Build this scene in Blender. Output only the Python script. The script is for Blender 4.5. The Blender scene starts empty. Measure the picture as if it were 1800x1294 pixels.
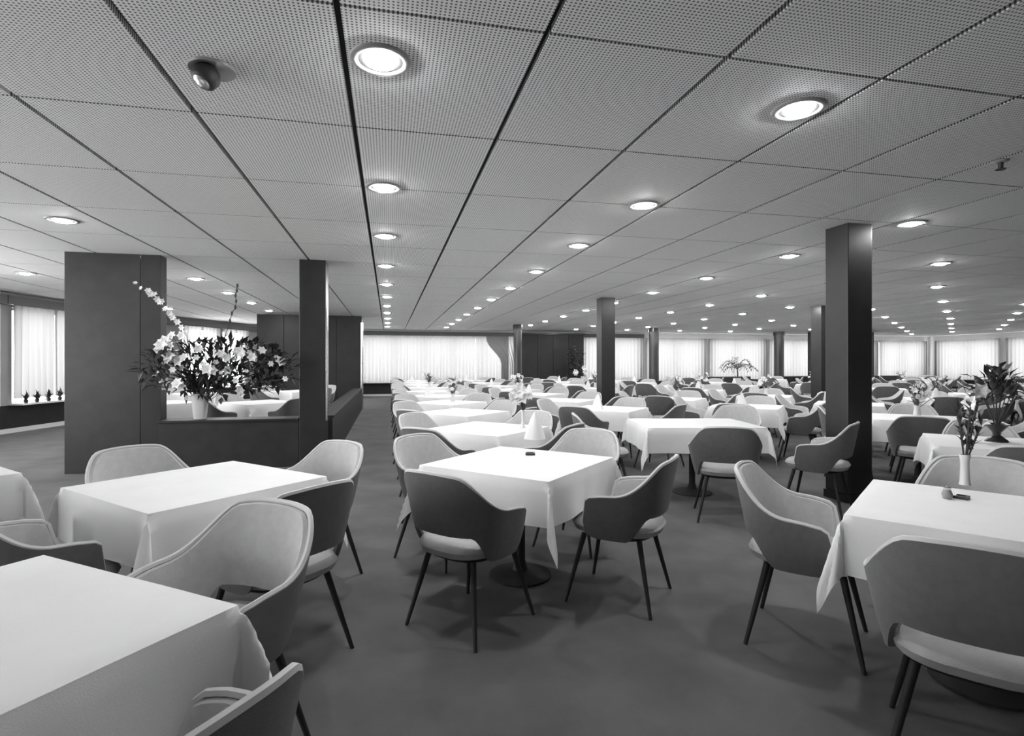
import bpy, bmesh, math, random
from mathutils import Vector, Matrix

# ------------------------------------------------------------------ camera, world, exposure
PI = math.pi
YAW = math.radians(12.66)
CY, SY = math.cos(YAW), math.sin(YAW)
FPX, CX, HOR = 966.0, 900.0, 638.0
EYE = 1.37
CEIL = 2.74
scene = bpy.context.scene
C = scene.collection

cam_d = bpy.data.cameras.new('camera')
cam_d.sensor_width = 36.0
cam_d.lens = FPX / 1800.0 * 36.0
cam_d.shift_y = -9.0 / 1800.0
cam_d.clip_start = 0.05
cam = bpy.data.objects.new('camera', cam_d)
C.objects.link(cam)
cam.location = (0, 0, EYE)
cam.rotation_euler = (PI / 2, 0, -YAW)
scene.camera = cam

world = bpy.data.worlds.new('world')
scene.world = world
world.use_nodes = True
world.node_tree.nodes['Background'].inputs[0].default_value = (0.8, 0.8, 0.8, 1)
world.node_tree.nodes['Background'].inputs[1].default_value = 1.0

vs = scene.view_settings
vs.view_transform = 'Standard'
vs.look = 'None'
vs.gamma = 1.0
vs.use_curve_mapping = False
vs.exposure = 0.17
PANE_STRENGTH = 10.5
LAMP_STRENGTH = 285.0
try:
    scene.cycles.max_bounces = 8
    scene.cycles.diffuse_bounces = 5
    scene.cycles.transparent_max_bounces = 12
    scene.cycles.sample_clamp_indirect = 6.0
    scene.cycles.caustics_reflective = False
    scene.cycles.caustics_refractive = False
except Exception:
    pass

def P(px, py, z):
    """pixel of the photograph + height of the surface it lies on -> point in the room"""
    Z = FPX * (EYE - z) / (py - HOR)
    X = (px - CX) / FPX * Z
    return Vector((X * CY + Z * SY, -X * SY + Z * CY, z))

def PV(px, py, v):
    """pixel + distance v down the room -> point"""
    k = (px - CX) / FPX
    Z = v / (CY - k * SY)
    X = k * Z
    return Vector((X * CY + Z * SY, v, EYE + (HOR - py) / FPX * Z))

def pix(x, y, z=0.0):
    X = x * CY - y * SY
    Z = x * SY + y * CY
    if Z < 0.05:
        return None
    return (CX + FPX * X / Z, HOR + FPX * (EYE - z) / Z, Z)

# ------------------------------------------------------------------ materials (all greys: the photograph is black and white)
def mat(name, g, rough=0.7, var=0.0, scale=8.0, bump=0.0, bscale=120.0, metal=0.0, sheen=0.0):
    m = bpy.data.materials.new(name)
    m.use_nodes = True
    nt = m.node_tree
    b = nt.nodes['Principled BSDF']
    b.inputs['Base Color'].default_value = (g, g, g, 1)
    b.inputs['Roughness'].default_value = rough
    b.inputs['Metallic'].default_value = metal
    if sheen:
        b.inputs['Sheen Weight'].default_value = sheen
    tc = nt.nodes.new('ShaderNodeTexCoord')
    if var:
        n = nt.nodes.new('ShaderNodeTexNoise')
        n.inputs['Scale'].default_value = scale
        n.inputs['Detail'].default_value = 5
        r = nt.nodes.new('ShaderNodeValToRGB')
        lo, hi = g * (1 - var), min(1, g * (1 + var))
        r.color_ramp.elements[0].position = 0.3
        r.color_ramp.elements[1].position = 0.7
        r.color_ramp.elements[0].color = (lo, lo, lo, 1)
        r.color_ramp.elements[1].color = (hi, hi, hi, 1)
        nt.links.new(tc.outputs['Object'], n.inputs['Vector'])
        nt.links.new(n.outputs['Fac'], r.inputs['Fac'])
        nt.links.new(r.outputs['Color'], b.inputs['Base Color'])
    if bump:
        n2 = nt.nodes.new('ShaderNodeTexNoise')
        n2.inputs['Scale'].default_value = bscale
        n2.inputs['Detail'].default_value = 3
        bp = nt.nodes.new('ShaderNodeBump')
        bp.inputs['Strength'].default_value = bump
        bp.inputs['Distance'].default_value = 0.01
        nt.links.new(tc.outputs['Object'], n2.inputs['Vector'])
        nt.links.new(n2.outputs['Fac'], bp.inputs['Height'])
        nt.links.new(bp.outputs['Normal'], b.inputs['Normal'])
    return m

def emis(name, g, strength):
    m = bpy.data.materials.new(name)
    m.use_nodes = True
    nt = m.node_tree
    nt.nodes.clear()
    e = nt.nodes.new('ShaderNodeEmission')
    e.inputs[0].default_value = (g, g, g, 1)
    e.inputs[1].default_value = strength
    o = nt.nodes.new('ShaderNodeOutputMaterial')
    nt.links.new(e.outputs[0], o.inputs[0])
    return m

def sheer(name, clear, g=0.85):
    m = bpy.data.materials.new(name)
    m.use_nodes = True
    nt = m.node_tree
    nt.nodes.clear()
    tr = nt.nodes.new('ShaderNodeBsdfTransparent')
    tl = nt.nodes.new('ShaderNodeBsdfTranslucent')
    df = nt.nodes.new('ShaderNodeBsdfDiffuse')
    for n in (tl, df):
        n.inputs[0].default_value = (g, g, g, 1)
    m1 = nt.nodes.new('ShaderNodeMixShader')
    m1.inputs[0].default_value = 0.45
    nt.links.new(tl.outputs[0], m1.inputs[1])
    nt.links.new(df.outputs[0], m1.inputs[2])
    m2 = nt.nodes.new('ShaderNodeMixShader')
    m2.inputs[0].default_value = 1 - clear
    nt.links.new(tr.outputs[0], m2.inputs[1])
    nt.links.new(m1.outputs[0], m2.inputs[2])
    o = nt.nodes.new('ShaderNodeOutputMaterial')
    nt.links.new(m2.outputs[0], o.inputs[0])
    return m

def perforated(name, g, hole, pitch):
    """acoustic panel: rows of small dark holes on a light board"""
    m = bpy.data.materials.new(name)
    m.use_nodes = True
    nt = m.node_tree
    b = nt.nodes['Principled BSDF']
    b.inputs['Roughness'].default_value = 0.75
    tc = nt.nodes.new('ShaderNodeTexCoord')
    sc = nt.nodes.new('ShaderNodeVectorMath'); sc.operation = 'SCALE'
    sc.inputs['Scale'].default_value = 1.0 / pitch
    fr = nt.nodes.new('ShaderNodeVectorMath'); fr.operation = 'FRACTION'
    sb = nt.nodes.new('ShaderNodeVectorMath'); sb.operation = 'SUBTRACT'
    sb.inputs[1].default_value = (0.5, 0.5, 0.5)
    ml = nt.nodes.new('ShaderNodeVectorMath'); ml.operation = 'MULTIPLY'
    ml.inputs[1].default_value = (1, 1, 0)
    ln = nt.nodes.new('ShaderNodeVectorMath'); ln.operation = 'LENGTH'
    gt = nt.nodes.new('ShaderNodeMath'); gt.operation = 'GREATER_THAN'
    gt.inputs[1].default_value = 0.26
    mx = nt.nodes.new('ShaderNodeMix'); mx.data_type = 'RGBA'
    mx.inputs[6].default_value = (hole, hole, hole, 1)
    mx.inputs[7].default_value = (g, g, g, 1)
    L = nt.links.new
    L(tc.outputs['Object'], sc.inputs[0]); L(sc.outputs[0], fr.inputs[0]); L(fr.outputs[0], sb.inputs[0])
    L(sb.outputs[0], ml.inputs[0]); L(ml.outputs[0], ln.inputs[0]); L(ln.outputs['Value'], gt.inputs[0])
    L(gt.outputs[0], mx.inputs[0]); L(mx.outputs[2], b.inputs['Base Color'])
    return m

M = {}
M['carpet'] = mat('carpet', 0.13, 0.95, 0.18, 2.5, 0.6, 260)
M['panel'] = perforated('ceiling_panel', 0.92, 0.14, 0.018)
M['void'] = mat('ceiling_void', 0.03, 0.9)
M['cloth'] = mat('white_linen', 0.86, 0.85, 0.02, 6, 0.12, 300)
M['napkin'] = mat('napkin_linen', 0.85, 0.85)
M['fabric'] = mat('grey_upholstery', 0.15, 0.9, 0.08, 30, 0.35, 420, sheen=0.15)
M['fabric_lit'] = mat('fabric_lit_inside', 0.52, 0.9, 0.06, 30, 0.3, 420, sheen=0.15)  # chair fabric lightened, so the colour carries side light caught inside the shell
M['piping'] = mat('pale_piping', 0.62, 0.7)
M['cushion'] = mat('pale_cushion', 0.42, 0.85, 0.06, 20, 0.3, 420, sheen=0.15)
M['leg'] = mat('dark_leg', 0.02, 0.6)
M['tabletop'] = mat('table_wood', 0.12, 0.5)
M['darkwood'] = mat('dark_wood', 0.024, 0.42, 0.25, 5)
M['darkpanel'] = mat('dark_panel', 0.014, 0.5, 0.3, 4)
M['column'] = mat('column_veneer', 0.02, 0.4, 0.2, 6)
M['metal'] = mat('bright_metal', 0.75, 0.22, metal=1.0)
M['wall'] = mat('wall_paint', 0.62, 0.8, 0.03, 3)
M['wallgrey'] = mat('wall_grey', 0.28, 0.8, 0.05, 3)
M['pelmet'] = mat('pelmet_wood', 0.10, 0.6)
M['sill'] = mat('white_sill', 0.7, 0.5)
M['frame'] = mat('window_frame', 0.35, 0.5)
M['pane'] = emis('daylit_pane', 1.0, PANE_STRENGTH)
M['lamp'] = emis('lamp_diffuser', 1.0, LAMP_STRENGTH)
M['ring'] = mat('lamp_ring', 0.30, 0.35)
M['gap'] = mat('lamp_baffle', 0.03, 0.6)
M['sheer'] = sheer('sheer_curtain', 0.005, 0.165)
M['drape'] = sheer('grey_drape', 0.0, 0.30)
M['leaf'] = mat('dark_leaf', 0.045, 0.45, 0.4, 9)
M['leafpale'] = mat('pale_leaf', 0.16, 0.5, 0.3, 9)
M['petal'] = mat('white_petal', 0.78, 0.6)
M['stem'] = mat('stem', 0.06, 0.6)
M['vase'] = mat('white_vase', 0.72, 0.25)
M['vasedark'] = mat('dark_vase', 0.02, 0.25)
M['banquette'] = mat('dark_banquette', 0.04, 0.6, 0.1, 10)
M['black'] = mat('black_gloss', 0.015, 0.3)

# ------------------------------------------------------------------ mesh helpers
class MB:
    def __init__(s):
        s.v, s.f = [], []
    def add(s, vs_, fs):
        o = len(s.v)
        s.v += [tuple(p) for p in vs_]
        s.f += [tuple(i + o for i in f) for f in fs]
        return s
    def box(s, x0, x1, y0, y1, z0, z1):
        return s.add([(x0, y0, z0), (x1, y0, z0), (x1, y1, z0), (x0, y1, z0), (x0, y0, z1), (x1, y0, z1), (x1, y1, z1), (x0, y1, z1)],
                     [(0, 3, 2, 1), (4, 5, 6, 7), (0, 1, 5, 4), (1, 2, 6, 5), (2, 3, 7, 6), (3, 0, 4, 7)])
    def obox(s, a, b, off0, off1, z0, z1):
        """box along the plan line a->b, from off0 to off1 to the right of it"""
        d = Vector((b[0] - a[0], b[1] - a[1])).normalized()
        r = Vector((d.y, -d.x))
        q = [(a[0] + r.x * off0, a[1] + r.y * off0), (b[0] + r.x * off0, b[1] + r.y * off0),
             (b[0] + r.x * off1, b[1] + r.y * off1), (a[0] + r.x * off1, a[1] + r.y * off1)]
        return s.add([(x, y, z0) for x, y in q] + [(x, y, z1) for x, y in q],
                     [(0, 1, 2, 3), (7, 6, 5, 4), (0, 4, 5, 1), (1, 5, 6, 2), (2, 6, 7, 3), (3, 7, 4, 0)])
    def tube(s, pts, rad, n=8, cap=True):
        pts = [Vector(p) for p in pts]
        if not hasattr(rad, '__len__'):
            rad = [rad] * len(pts)
        vv, ff = [], []
        up = Vector((0, 0, 1))
        prev = None
        for i, p in enumerate(pts):
            t = (pts[min(i + 1, len(pts) - 1)] - pts[max(i - 1, 0)]).normalized()
            a = prev if prev is not None else (up if abs(t.z) < 0.95 else Vector((1, 0, 0)))
            x = (a - t * a.dot(t)).normalized()
            prev = x
            y = t.cross(x)
            for k in range(n):
                an = 2 * PI * k / n
                vv.append(p + (x * math.cos(an) + y * math.sin(an)) * rad[i])
        for i in range(len(pts) - 1):
            for k in range(n):
                ff.append((i * n + k, i * n + (k + 1) % n, (i + 1) * n + (k + 1) % n, (i + 1) * n + k))
        if cap:
            ff.append(tuple(range(n - 1, -1, -1)))
            m0 = (len(pts) - 1) * n
            ff.append(tuple(m0 + k for k in range(n)))
        return s.add(vv, ff)
    def lathe(s, prof, n=24, c=(0, 0, 0), sq=1.0):
        """profile (r, z); sq < 1 squares the section"""
        vv, ff = [], []
        for r, z in prof:
            for k in range(n):
                a = 2 * PI * k / n
                ca, sa = math.cos(a), math.sin(a)
                ca = math.copysign(abs(ca) ** sq, ca)
                sa = math.copysign(abs(sa) ** sq, sa)
                vv.append((c[0] + r * ca, c[1] + r * sa, c[2] + z))
        for i in range(len(prof) - 1):
            for k in range(n):
                ff.append((i * n + k, i * n + (k + 1) % n, (i + 1) * n + (k + 1) % n, (i + 1) * n + k))
        ff.append(tuple(range(n - 1, -1, -1)))
        m0 = (len(prof) - 1) * n
        ff.append(tuple(m0 + k for k in range(n)))
        return s.add(vv, ff)
    def mesh(s, name, m, smooth=False, bevel=0.0):
        me = bpy.data.meshes.new(name)
        me.from_pydata(s.v, [], s.f)
        bm = bmesh.new()
        bm.from_mesh(me)
        bmesh.ops.recalc_face_normals(bm, faces=bm.faces)
        if bevel:
            bmesh.ops.bevel(bm, geom=list(bm.edges), offset=bevel, segments=2, affect='EDGES', profile=0.6)
        bm.to_mesh(me)
        bm.free()
        me.materials.append(M[m])
        if smooth:
            me.polygons.foreach_set('use_smooth', [True] * len(me.polygons))
            try:
                me.set_sharp_from_angle(angle=math.radians(50))
            except Exception:
                pass
        return me
    def build(s, name, m, parent=None, smooth=False, bevel=0.0):
        return put(name, s.mesh(name, m, smooth, bevel), parent)

def put(name, me, parent=None):
    o = bpy.data.objects.new(name, me)
    C.objects.link(o)
    o.parent = parent
    return o

def tag(o, label=None, cat=None, group=None, kind=None):
    if label: o['label'] = label
    if cat: o['category'] = cat
    if group: o['group'] = group
    if kind: o['kind'] = kind
    return o

def empty(name, loc=(0, 0, 0), rz=0.0):
    o = bpy.data.objects.new(name, None)
    C.objects.link(o)
    o.location = loc
    o.rotation_euler = (0, 0, rz)
    o.empty_display_size = 0.1
    return o

def copy_tree(o, parent=None):
    c = o.copy()
    C.objects.link(c)
    c.parent = parent
    for ch in [x for x in KIDS.get(o.name, [])]:
        copy_tree(ch, c)
    return c
KIDS = {}
def note_kids(root):
    KIDS[root.name] = list(root.children)
    for ch in root.children:
        note_kids(ch)

ORD = ['first', 'second', 'third', 'fourth', 'fifth', 'sixth', 'seventh', 'eighth', 'ninth', 'tenth', 'eleventh', 'twelfth', 'thirteenth']
def sstep(a, b, x):
    t = max(0.0, min(1.0, (x - a) / (b - a)))
    return t * t * (3 - 2 * t)

# ------------------------------------------------------------------ floor and ceiling
fl = MB().box(-9, 28.2, -4.6, 24, -0.06, 0).build('floor', 'carpet')
tag(fl, 'dark grey fitted carpet across the whole dining room', kind='structure')

ce = MB().box(-9, 28.2, -4.6, 24, CEIL + 0.035, CEIL + 0.15).build('ceiling', 'void')
tag(ce, 'suspended ceiling of pale perforated panels with dark joints', kind='structure')
U0, DU, V0, DV = -0.195, 0.840, 3.31, 1.115
GU, GV = 0.013, 0.0065
pm = MB().box(-DU / 2 + GU, DU / 2 - GU, -DV / 2 + GV, DV / 2 - GV, 0, 0.032).mesh('ceiling_panel', 'panel', bevel=0.003)
cells = []
for i in range(-10, 34):
    for j in range(-7, 19):
        cu, cv = U0 + (i + .5) * DU, V0 + (j + .5) * DV
        if not (-8.4 < cu < 27.6 and -4.2 < cv < 23.4):
            continue
        q = pix(cu, cv, CEIL)
        seen = q is not None and -250 < q[0] < 2050 and q[1] > -260
        cells.append((0 if seen else 1, q[2] if q else 99, cu, cv))
cells.sort()
rest = MB()
for n, (s_, z_, cu, cv) in enumerate(cells):
    if n < 300:
        o = put('ceiling_panel', pm, ce)
        o.location = (cu, cv, CEIL)
    else:
        rest.box(cu - DU / 2 + GU, cu + DU / 2 - GU, cv - DV / 2 + GV, cv + DV / 2 - GV, CEIL, CEIL + 0.032)
o = rest.build('distant_ceiling_panels', 'panel', ce)
o['kind'] = 'stuff'

# ------------------------------------------------------------------ outer walls with daylit windows
win_n = [0]
def pleated(name, a, b, off, z0, z1, m, amp=0.035, wave=0.16, seed=0, gather=None):
    """a hanging curtain along a->b, off to the right of the wall line; gather=(side, amount) pulls the lower part aside"""
    rnd = random.Random(seed)
    d = Vector((b[0] - a[0], b[1] - a[1]))
    ln = d.length
    d.normalize()
    r = Vector((d.y, -d.x))
    nx = max(12, int(ln / wave * 6))
    nz = 10
    ph = rnd.random() * 6
    vv, ff = [], []
    for j in range(nz + 1):
        t = j / nz
        z = z1 + (z0 - z1) * t
        for i in range(nx + 1):
            s = i / nx
            w = 1.0
            if gather:
                w = 1 - gather[1] * sstep(0.05, 0.6, t)
                ss = s * w if gather[0] < 0 else 1 - (1 - s) * w
            else:
                ss = s
            x = ss * ln
            k = amp * (0.35 + 0.65 * t) * math.sin(2 * PI * s * ln / wave + ph + 0.6 * math.sin(s * 9 + seed))
            vv.append((a[0] + d.x * x + r.x * (off + k), a[1] + d.y * x + r.y * (off + k), z))
    for j in range(nz):
        for i in range(nx):
            p = j * (nx + 1) + i
            ff.append((p, p + 1, p + nx + 2, p + nx + 1))
    return MB().add(vv, ff).build(name, m, None, True)

SILL, WTOP = 0.54, 2.46
def wall_run(name, a, b, wins, low='darkpanel', up='wall', pelmet=True, label=None):
    a, b = Vector(a), Vector(b)
    ln = (b - a).length
    d = (b - a).normalized()
    at = lambda s: (a.x + d.x * s, a.y + d.y * s)
    w = MB()
    w.obox(at(0), at(ln), -0.25, 0, WTOP, CEIL + 0.03)
    edges = [0.0]
    for s0, s1 in wins:
        edges += [s0, s1]
    edges.append(ln)
    for k in range(0, len(edges), 2):
        if edges[k + 1] - edges[k] > 0.01:
            w.obox(at(edges[k]), at(edges[k + 1]), -0.25, 0, SILL, WTOP)
    wo = w.build(name, up)
    tag(wo, label, kind='structure')
    MB().obox(at(0), at(ln), -0.25, 0.0, 0, SILL).build('wainscot', low, wo)
    MB().obox(at(0), at(ln), 0.0, 0.02, 0, 0.09).build('skirting', 'sill', wo)
    for s0, s1 in wins:
        win_n[0] += 1
        we = empty('window_%d' % win_n[0], (*at((s0 + s1) / 2), 0))
        tag(we, kind='structure')
        off = Vector((-we.location.x, -we.location.y, 0))
        def part(mb, nm, m):
            mb.v = [(x + off.x, y + off.y, z) for x, y, z in mb.v]
            return mb.build(nm, m, we)
        part(MB().obox(at(s0), at(s1), -0.22, -0.19, SILL, WTOP), 'pane', 'pane')
        f = MB()
        f.obox(at(s0), at(s1), -0.18, -0.12, SILL, SILL + 0.05).obox(at(s0), at(s1), -0.18, -0.12, WTOP - 0.05, WTOP)
        nm_ = max(2, int(round((s1 - s0) / 1.2)) + 1)
        for q in range(nm_):
            c = s0 + 0.03 + (s1 - s0 - 0.06) * q / (nm_ - 1)
            f.obox(at(c - 0.025), at(c + 0.025), -0.18, -0.12, SILL, WTOP)
        part(f, 'window_frame', 'frame')
        part(MB().obox(at(s0 - 0.05), at(s1 + 0.05), -0.12, 0.24, SILL, SILL + 0.035), 'window_sill', 'sill')
    if pelmet:
        p = MB().obox(at(0.02), at(pelmet if pelmet > 1 else ln - 0.02), 0.0, 0.13, 2.50, 2.67).build('pelmet_board', 'pelmet', wo)
    return at, ln, d

LEFT = [(-7.9, -4.0), (-7.24, 12.4), (-6.3, 17.9), (-3.95, 23.2)]
at1, l1, d1 = wall_run('wall_left', LEFT[0], LEFT[1], [(2.9 + 2.65 * k, 5.2 + 2.65 * k) for k in range(5)], label='side wall with tall unseen windows, mostly left bare as added key light')  # windows out of view, all but one left uncurtained to brighten chairs and tables
at2, l2, d2 = wall_run('wall_left_middle', LEFT[1], LEFT[2], [(0.25, 2.3), (2.9, 5.0)], up='wallgrey', label='side wall bay with grey piers between curtained windows')
at3, l3, d3 = wall_run('wall_left_end', LEFT[2], LEFT[3], [(0.55, 1.95), (2.25, 3.35)], up='wallgrey', label='grey end of the side wall with two narrow windows')
far_w = [(0.5, 9.1), (12.4, 15.2), (15.5, 18.4), (18.7, 21.6), (21.9, 24.8), (25.1, 28.0), (28.3, 31.1)]
at4, l4, d4 = wall_run('wall_far', (-3.95, 23.2), (27.5, 23.2), far_w, pelmet=15.3, label='far wall of curtained windows above a dark wainscot')
at5, l5, d5 = wall_run('wall_right', (27.5, 23.2), (27.5, -4.0), [(0.5 + 3.3 * k, 3.4 + 3.3 * k) for k in range(8)], pelmet=False, label='long side wall of pale curtained windows opposite the divider')
bw = MB().box(-7.9, 27.5, -4.3, -4.0, 0, CEIL + 0.03).build('wall_back', 'wallgrey')
tag(bw, 'plain wall closing the room behind the tables', kind='structure')

cur = 0
def curtains(at, spans, z0, off, group, label, m='sheer'):
    global cur
    for kk, (s0, s1) in enumerate(spans):
        cur += 1
        o = pleated('sheer_curtain', at(s0), at(s1), off, z0, 2.5, m, seed=cur)
        tag(o, label.replace('@', ORD[kk]), 'curtain', group)
curtains(at1, [(2.8 + 2.65 * k, 5.3 + 2.65 * k) for k in range(4, 5)], SILL + 0.05, 0.10, 'sheer curtains along the side wall', 'white sheer curtain over a side wall window behind the divider slab')
o = pleated('sheer_curtain', at2(0.2), at2(1.25), 0.07, SILL + 0.13, 2.5, 'sheer', seed=71)
tag(o, 'white sheer curtain by the grey pier above dark sill plants', 'curtain')
o = pleated('sheer_curtain', at2(1.2), at2(2.35), 0.09, SILL + 0.13, 2.5, 'sheer', seed=72)
tag(o, 'white sheer curtain next to the tall dark slab above dark sill plants', 'curtain')
o = pleated('sheer_curtain', at2(2.85), at2(5.05), 0.09, SILL + 0.05, 2.5, 'sheer', seed=73)
tag(o, 'white sheer curtain hidden behind the tall dark slab', 'curtain')
for k, (s0, s1, g) in enumerate([(0.45, 1.22, (-1, .55)), (1.28, 2.05, (1, .55)), (2.2, 2.76, (-1, .6)), (2.84, 3.45, (1, .6))]):
    o = pleated('tied_curtain', at3(s0), at3(s1), 0.09, SILL + 0.05, 2.5, 'drape', seed=90 + k, gather=g)
    tag(o, 'grey curtain drawn aside behind the flowers, %s from the tall slab' % ORD[k], 'curtain', 'tied grey curtains behind the flowers')
curtains(at4, [(0.45 + 1.42 * k, 1.87 + 1.42 * k) for k in range(6)], SILL + 0.03, 0.10, 'sheer curtains on the far wall beside the dark screen', 'white sheer curtain on the far wall, @ from the dark block')
o = pleated('gathered_drape', at4(8.0), at4(9.45), 0.17, SILL + 0.03, 2.5, 'drape', seed=40, gather=(1, .45))
tag(o, 'grey drape pulled aside at far window beside the round metal column', 'curtain')
curtains(at4, [(s0 - 0.1, s1 + 0.1) for s0, s1 in far_w[1:]], SILL + 0.03, 0.10, 'sheer curtains along the bright far wall', 'white sheer curtain on the bright far wall, @ from the black screen')
curtains(at5, [(0.4 + 3.3 * k, 3.5 + 3.3 * k) for k in range(8)], SILL + 0.03, 0.10, 'sheer curtains on the side wall opposite the divider', 'white sheer curtain on wall opposite the divider, @ from the far corner')

# sill plants: pointed dark leaf clumps below the curtain by the slab
def leaf_mesh(mb, base, tip, width, curl=0.15, up=Vector((0, 0, 1))):
    base, tip = Vector(base), Vector(tip)
    d = tip - base
    ln = max(d.length, 1e-4)
    t = d.normalized()
    s = t.cross(up)
    if s.length < 0.1:
        s = t.cross(Vector((1, 0, 0)))
    s.normalize()
    n = s.cross(t)
    m1 = base + d * 0.45 + n * curl * ln
    mb.add([base, m1 + s * width / 2, m1 - s * width / 2, m1 - n * width * 0.15, tip],
           [(0, 1, 3), (0, 3, 2), (1, 4, 3), (3, 4, 2)])

rnd = random.Random(4)
for k, s in enumerate([0.35, 0.62, 0.92, 1.22, 1.5, 1.8, 2.08]):
    p = at2(s)
    e = empty('sill_plant', (p[0] + d2.y * 0.185, p[1] - d2.x * 0.185, SILL + 0.035))
    tag(e, 'small dark pointed plant on the white window sill, %s from the grey pier' % ORD[k], 'plant', 'dark plants on the window sill')
    MB().lathe([(0.03, 0), (0.042, 0.07)], 10).build('pot', 'vasedark', e)
    lf = MB()
    for q in range(34):
        a = rnd.random() * 2 * PI
        sp = rnd.random() * 0.12
        leaf_mesh(lf, (0, 0, 0.05), (sp * math.cos(a), sp * math.sin(a), rnd.uniform(0.10, 0.30 - sp)), 0.05)
    x = lf.build('foliage', 'leaf', e); x['kind'] = 'stuff'

# ------------------------------------------------------------------ divider: slab, low wall, columns
sl = empty('wall_divider_slab', (-3.36, 7.9, 0))
tag(sl, 'tall dark panelled slab rising from the divider wall to the ceiling', kind='structure')
MB().box(-0.53, 0.30, -0.1, 0.1, 0, CEIL + 0.02).build('slab_panel', 'darkwood', sl, bevel=0.004)
MB().box(0.306, 0.53, -0.1, 0.1, 0, CEIL + 0.02).build('slab_panel', 'darkpanel', sl, bevel=0.004)
lw = MB().box(-2.82, -1.16, 7.72, 8.02, 0, 0.61).build('wall_divider', 'darkwood')
tag(lw, 'low dark divider wall carrying the flower arrangement', kind='structure')
MB().box(-2.82, -1.16, 7.69, 8.05, 0.612, 0.64).build('wall_cap', 'darkpanel', lw, bevel=0.004)
ls = MB().box(-0.98, -0.76, 8.0, 16.55, 0, 0.61).build('wall_divider_side', 'darkpanel')
tag(ls, 'low dark wall running along the aisle from column to dark block', kind='structure')
MB().box(-1.0, -0.74, 8.0, 16.55, 0.612, 0.64).build('wall_cap', 'darkpanel', ls)
# dark block at the far end of the aisle wall
bk = empty('wall_block', (-2.2, 16.8, 0))
tag(bk, 'wide dark panelled block at far end of the aisle wall', kind='structure')
for k in range(4):
    x0 = -1.42 + k * 0.715
    MB().box(x0, x0 + 0.705, -0.12, 0.5, 0, CEIL + 0.02).build('block_panel', 'darkpanel', bk, bevel=0.004)
MB().tube([(1.435, -0.17, 0.02), (1.435, -0.17, 2.55)], 0.045, 12).build('metal_edge', 'metal', bk, True)

def square_column(x, y, w, label, rot=0.0, strip=False, m='column'):
    e = empty('square_column', (x, y, 0), rot)
    tag(e, label, 'column')
    h = w / 2
    MB().box(-h, h, -h, h, 0.08, CEIL + 0.02).build('shaft', m, e, bevel=0.008)
    MB().box(-h - 0.012, h + 0.012, -h - 0.012, h + 0.012, 0, 0.078).build('plinth', 'black', e)
    if strip:
        MB().box(h + 0.001, h + 0.022, -h + 0.0, -h + 0.09, 0.6, 2.1).build('metal_strip', 'metal', e, bevel=0.004)
    return e
square_column(4.52, 4.66, 0.285, 'thick dark square column rising between the white tables to the ceiling')
square_column(-0.985, 7.87, 0.335, 'dark square column with pale metal strip at end of low divider wall', strip=True)
square_column(4.50, 10.95, 0.30, 'dark square column in the middle of the room behind a dark chair')
square_column(10.25, 11.35, 0.34, 'dark square column half hidden behind the thick near column')

def round_column(x, y, r, label, m='column'):
    e = empty('round_column', (x, y, 0))
    tag(e, label, 'column')
    MB().lathe([(r, 0.1), (r, CEIL - 0.16)], 28).build('shaft', m, e, True)
    MB().lathe([(r * 1.12, CEIL - 0.16), (r * 1.12, CEIL + 0.02)], 28).build('collar', 'black', e, True)
    MB().lathe([(r * 1.1, 0), (r * 1.1, 0.1)], 28).build('plinth', 'black', e, True)
M['satin'] = mat('satin_column', 0.06, 0.16, metal=0.0)
round_column(4.50, 19.1, 0.15, 'glossy round dark column standing beside the dark screen', 'satin')
round_column(10.2, 19.9, 0.19, 'glossy round dark column among tables before the bright far curtains', 'satin')
round_column(16.9, 21.2, 0.21, 'glossy round dark column beside the long dark banquette', 'satin')

# wide dark panelled slab far across the room behind the thick column
fb = empty('wall_block_far', (19.75, 20.75, 0))
tag(fb, 'wide dark panelled slab before the far wall behind the thick column', kind='structure')
for k in range(4):
    x0 = -1.62 + k * 0.81
    MB().box(x0, x0 + 0.80, -0.15, 0.15, 0, CEIL + 0.02).build('slab_panel', 'darkwood', fb, bevel=0.004)

# dark folding screen against the far wall
sc_ = empty('folding_screen', (6.92, 22.75, 0))
tag(sc_, 'big black panelled screen standing against the far wall', 'screen')
for k in range(4):
    x0 = -1.4 + k * 0.7
    MB().box(x0, x0 + 0.69, -0.04, 0.04, 0.05, 2.58).build('screen_panel', 'darkpanel', sc_, bevel=0.005)
MB().box(-1.45, 1.45, -0.06, 0.06, 2.59, 2.66).build('head_rail', 'black', sc_)
for sx in (-1.3, 1.3):
    MB().box(sx - 0.05, sx + 0.05, -0.2, 0.2, 0, 0.048).build('foot', 'black', sc_)

# ------------------------------------------------------------------ ceiling fittings
def make_lamp():
    e = empty('ceiling_downlight')
    prof = [(0.100, 0.012), (0.100, -0.006), (0.112, -0.010), (0.132, -0.008), (0.138, 0.0), (0.138, 0.012)]
    n = 32
    vv, ff = [], []
    for r, z in prof:
        for k in range(n):
            a = 2 * PI * k / n
            vv.append((r * math.cos(a), r * math.sin(a), z))
    for i in range(len(prof) - 1):
        for k in range(n):
            ff.append((i * n + k, i * n + (k + 1) % n, (i + 1) * n + (k + 1) % n, (i + 1) * n + k))
    MB().add(vv, ff).build('trim_ring', 'ring', e, True)
    MB().lathe([(0.099, -0.004), (0.099, 0.002)], 32).build('baffle', 'gap', e)
    MB().lathe([(0.03, -0.026), (0.054, -0.021), (0.068, -0.013), (0.074, -0.005)], 32).build('lens', 'lamp', e, True)
    return e
lamp0 = make_lamp()
note_kids(lamp0)
LU = [-5.4, -3.05, -0.035, 2.16, 5.0, 7.4, 9.6, 12.0, 14.4, 16.8, 19.2, 21.6, 24.0]
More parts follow.
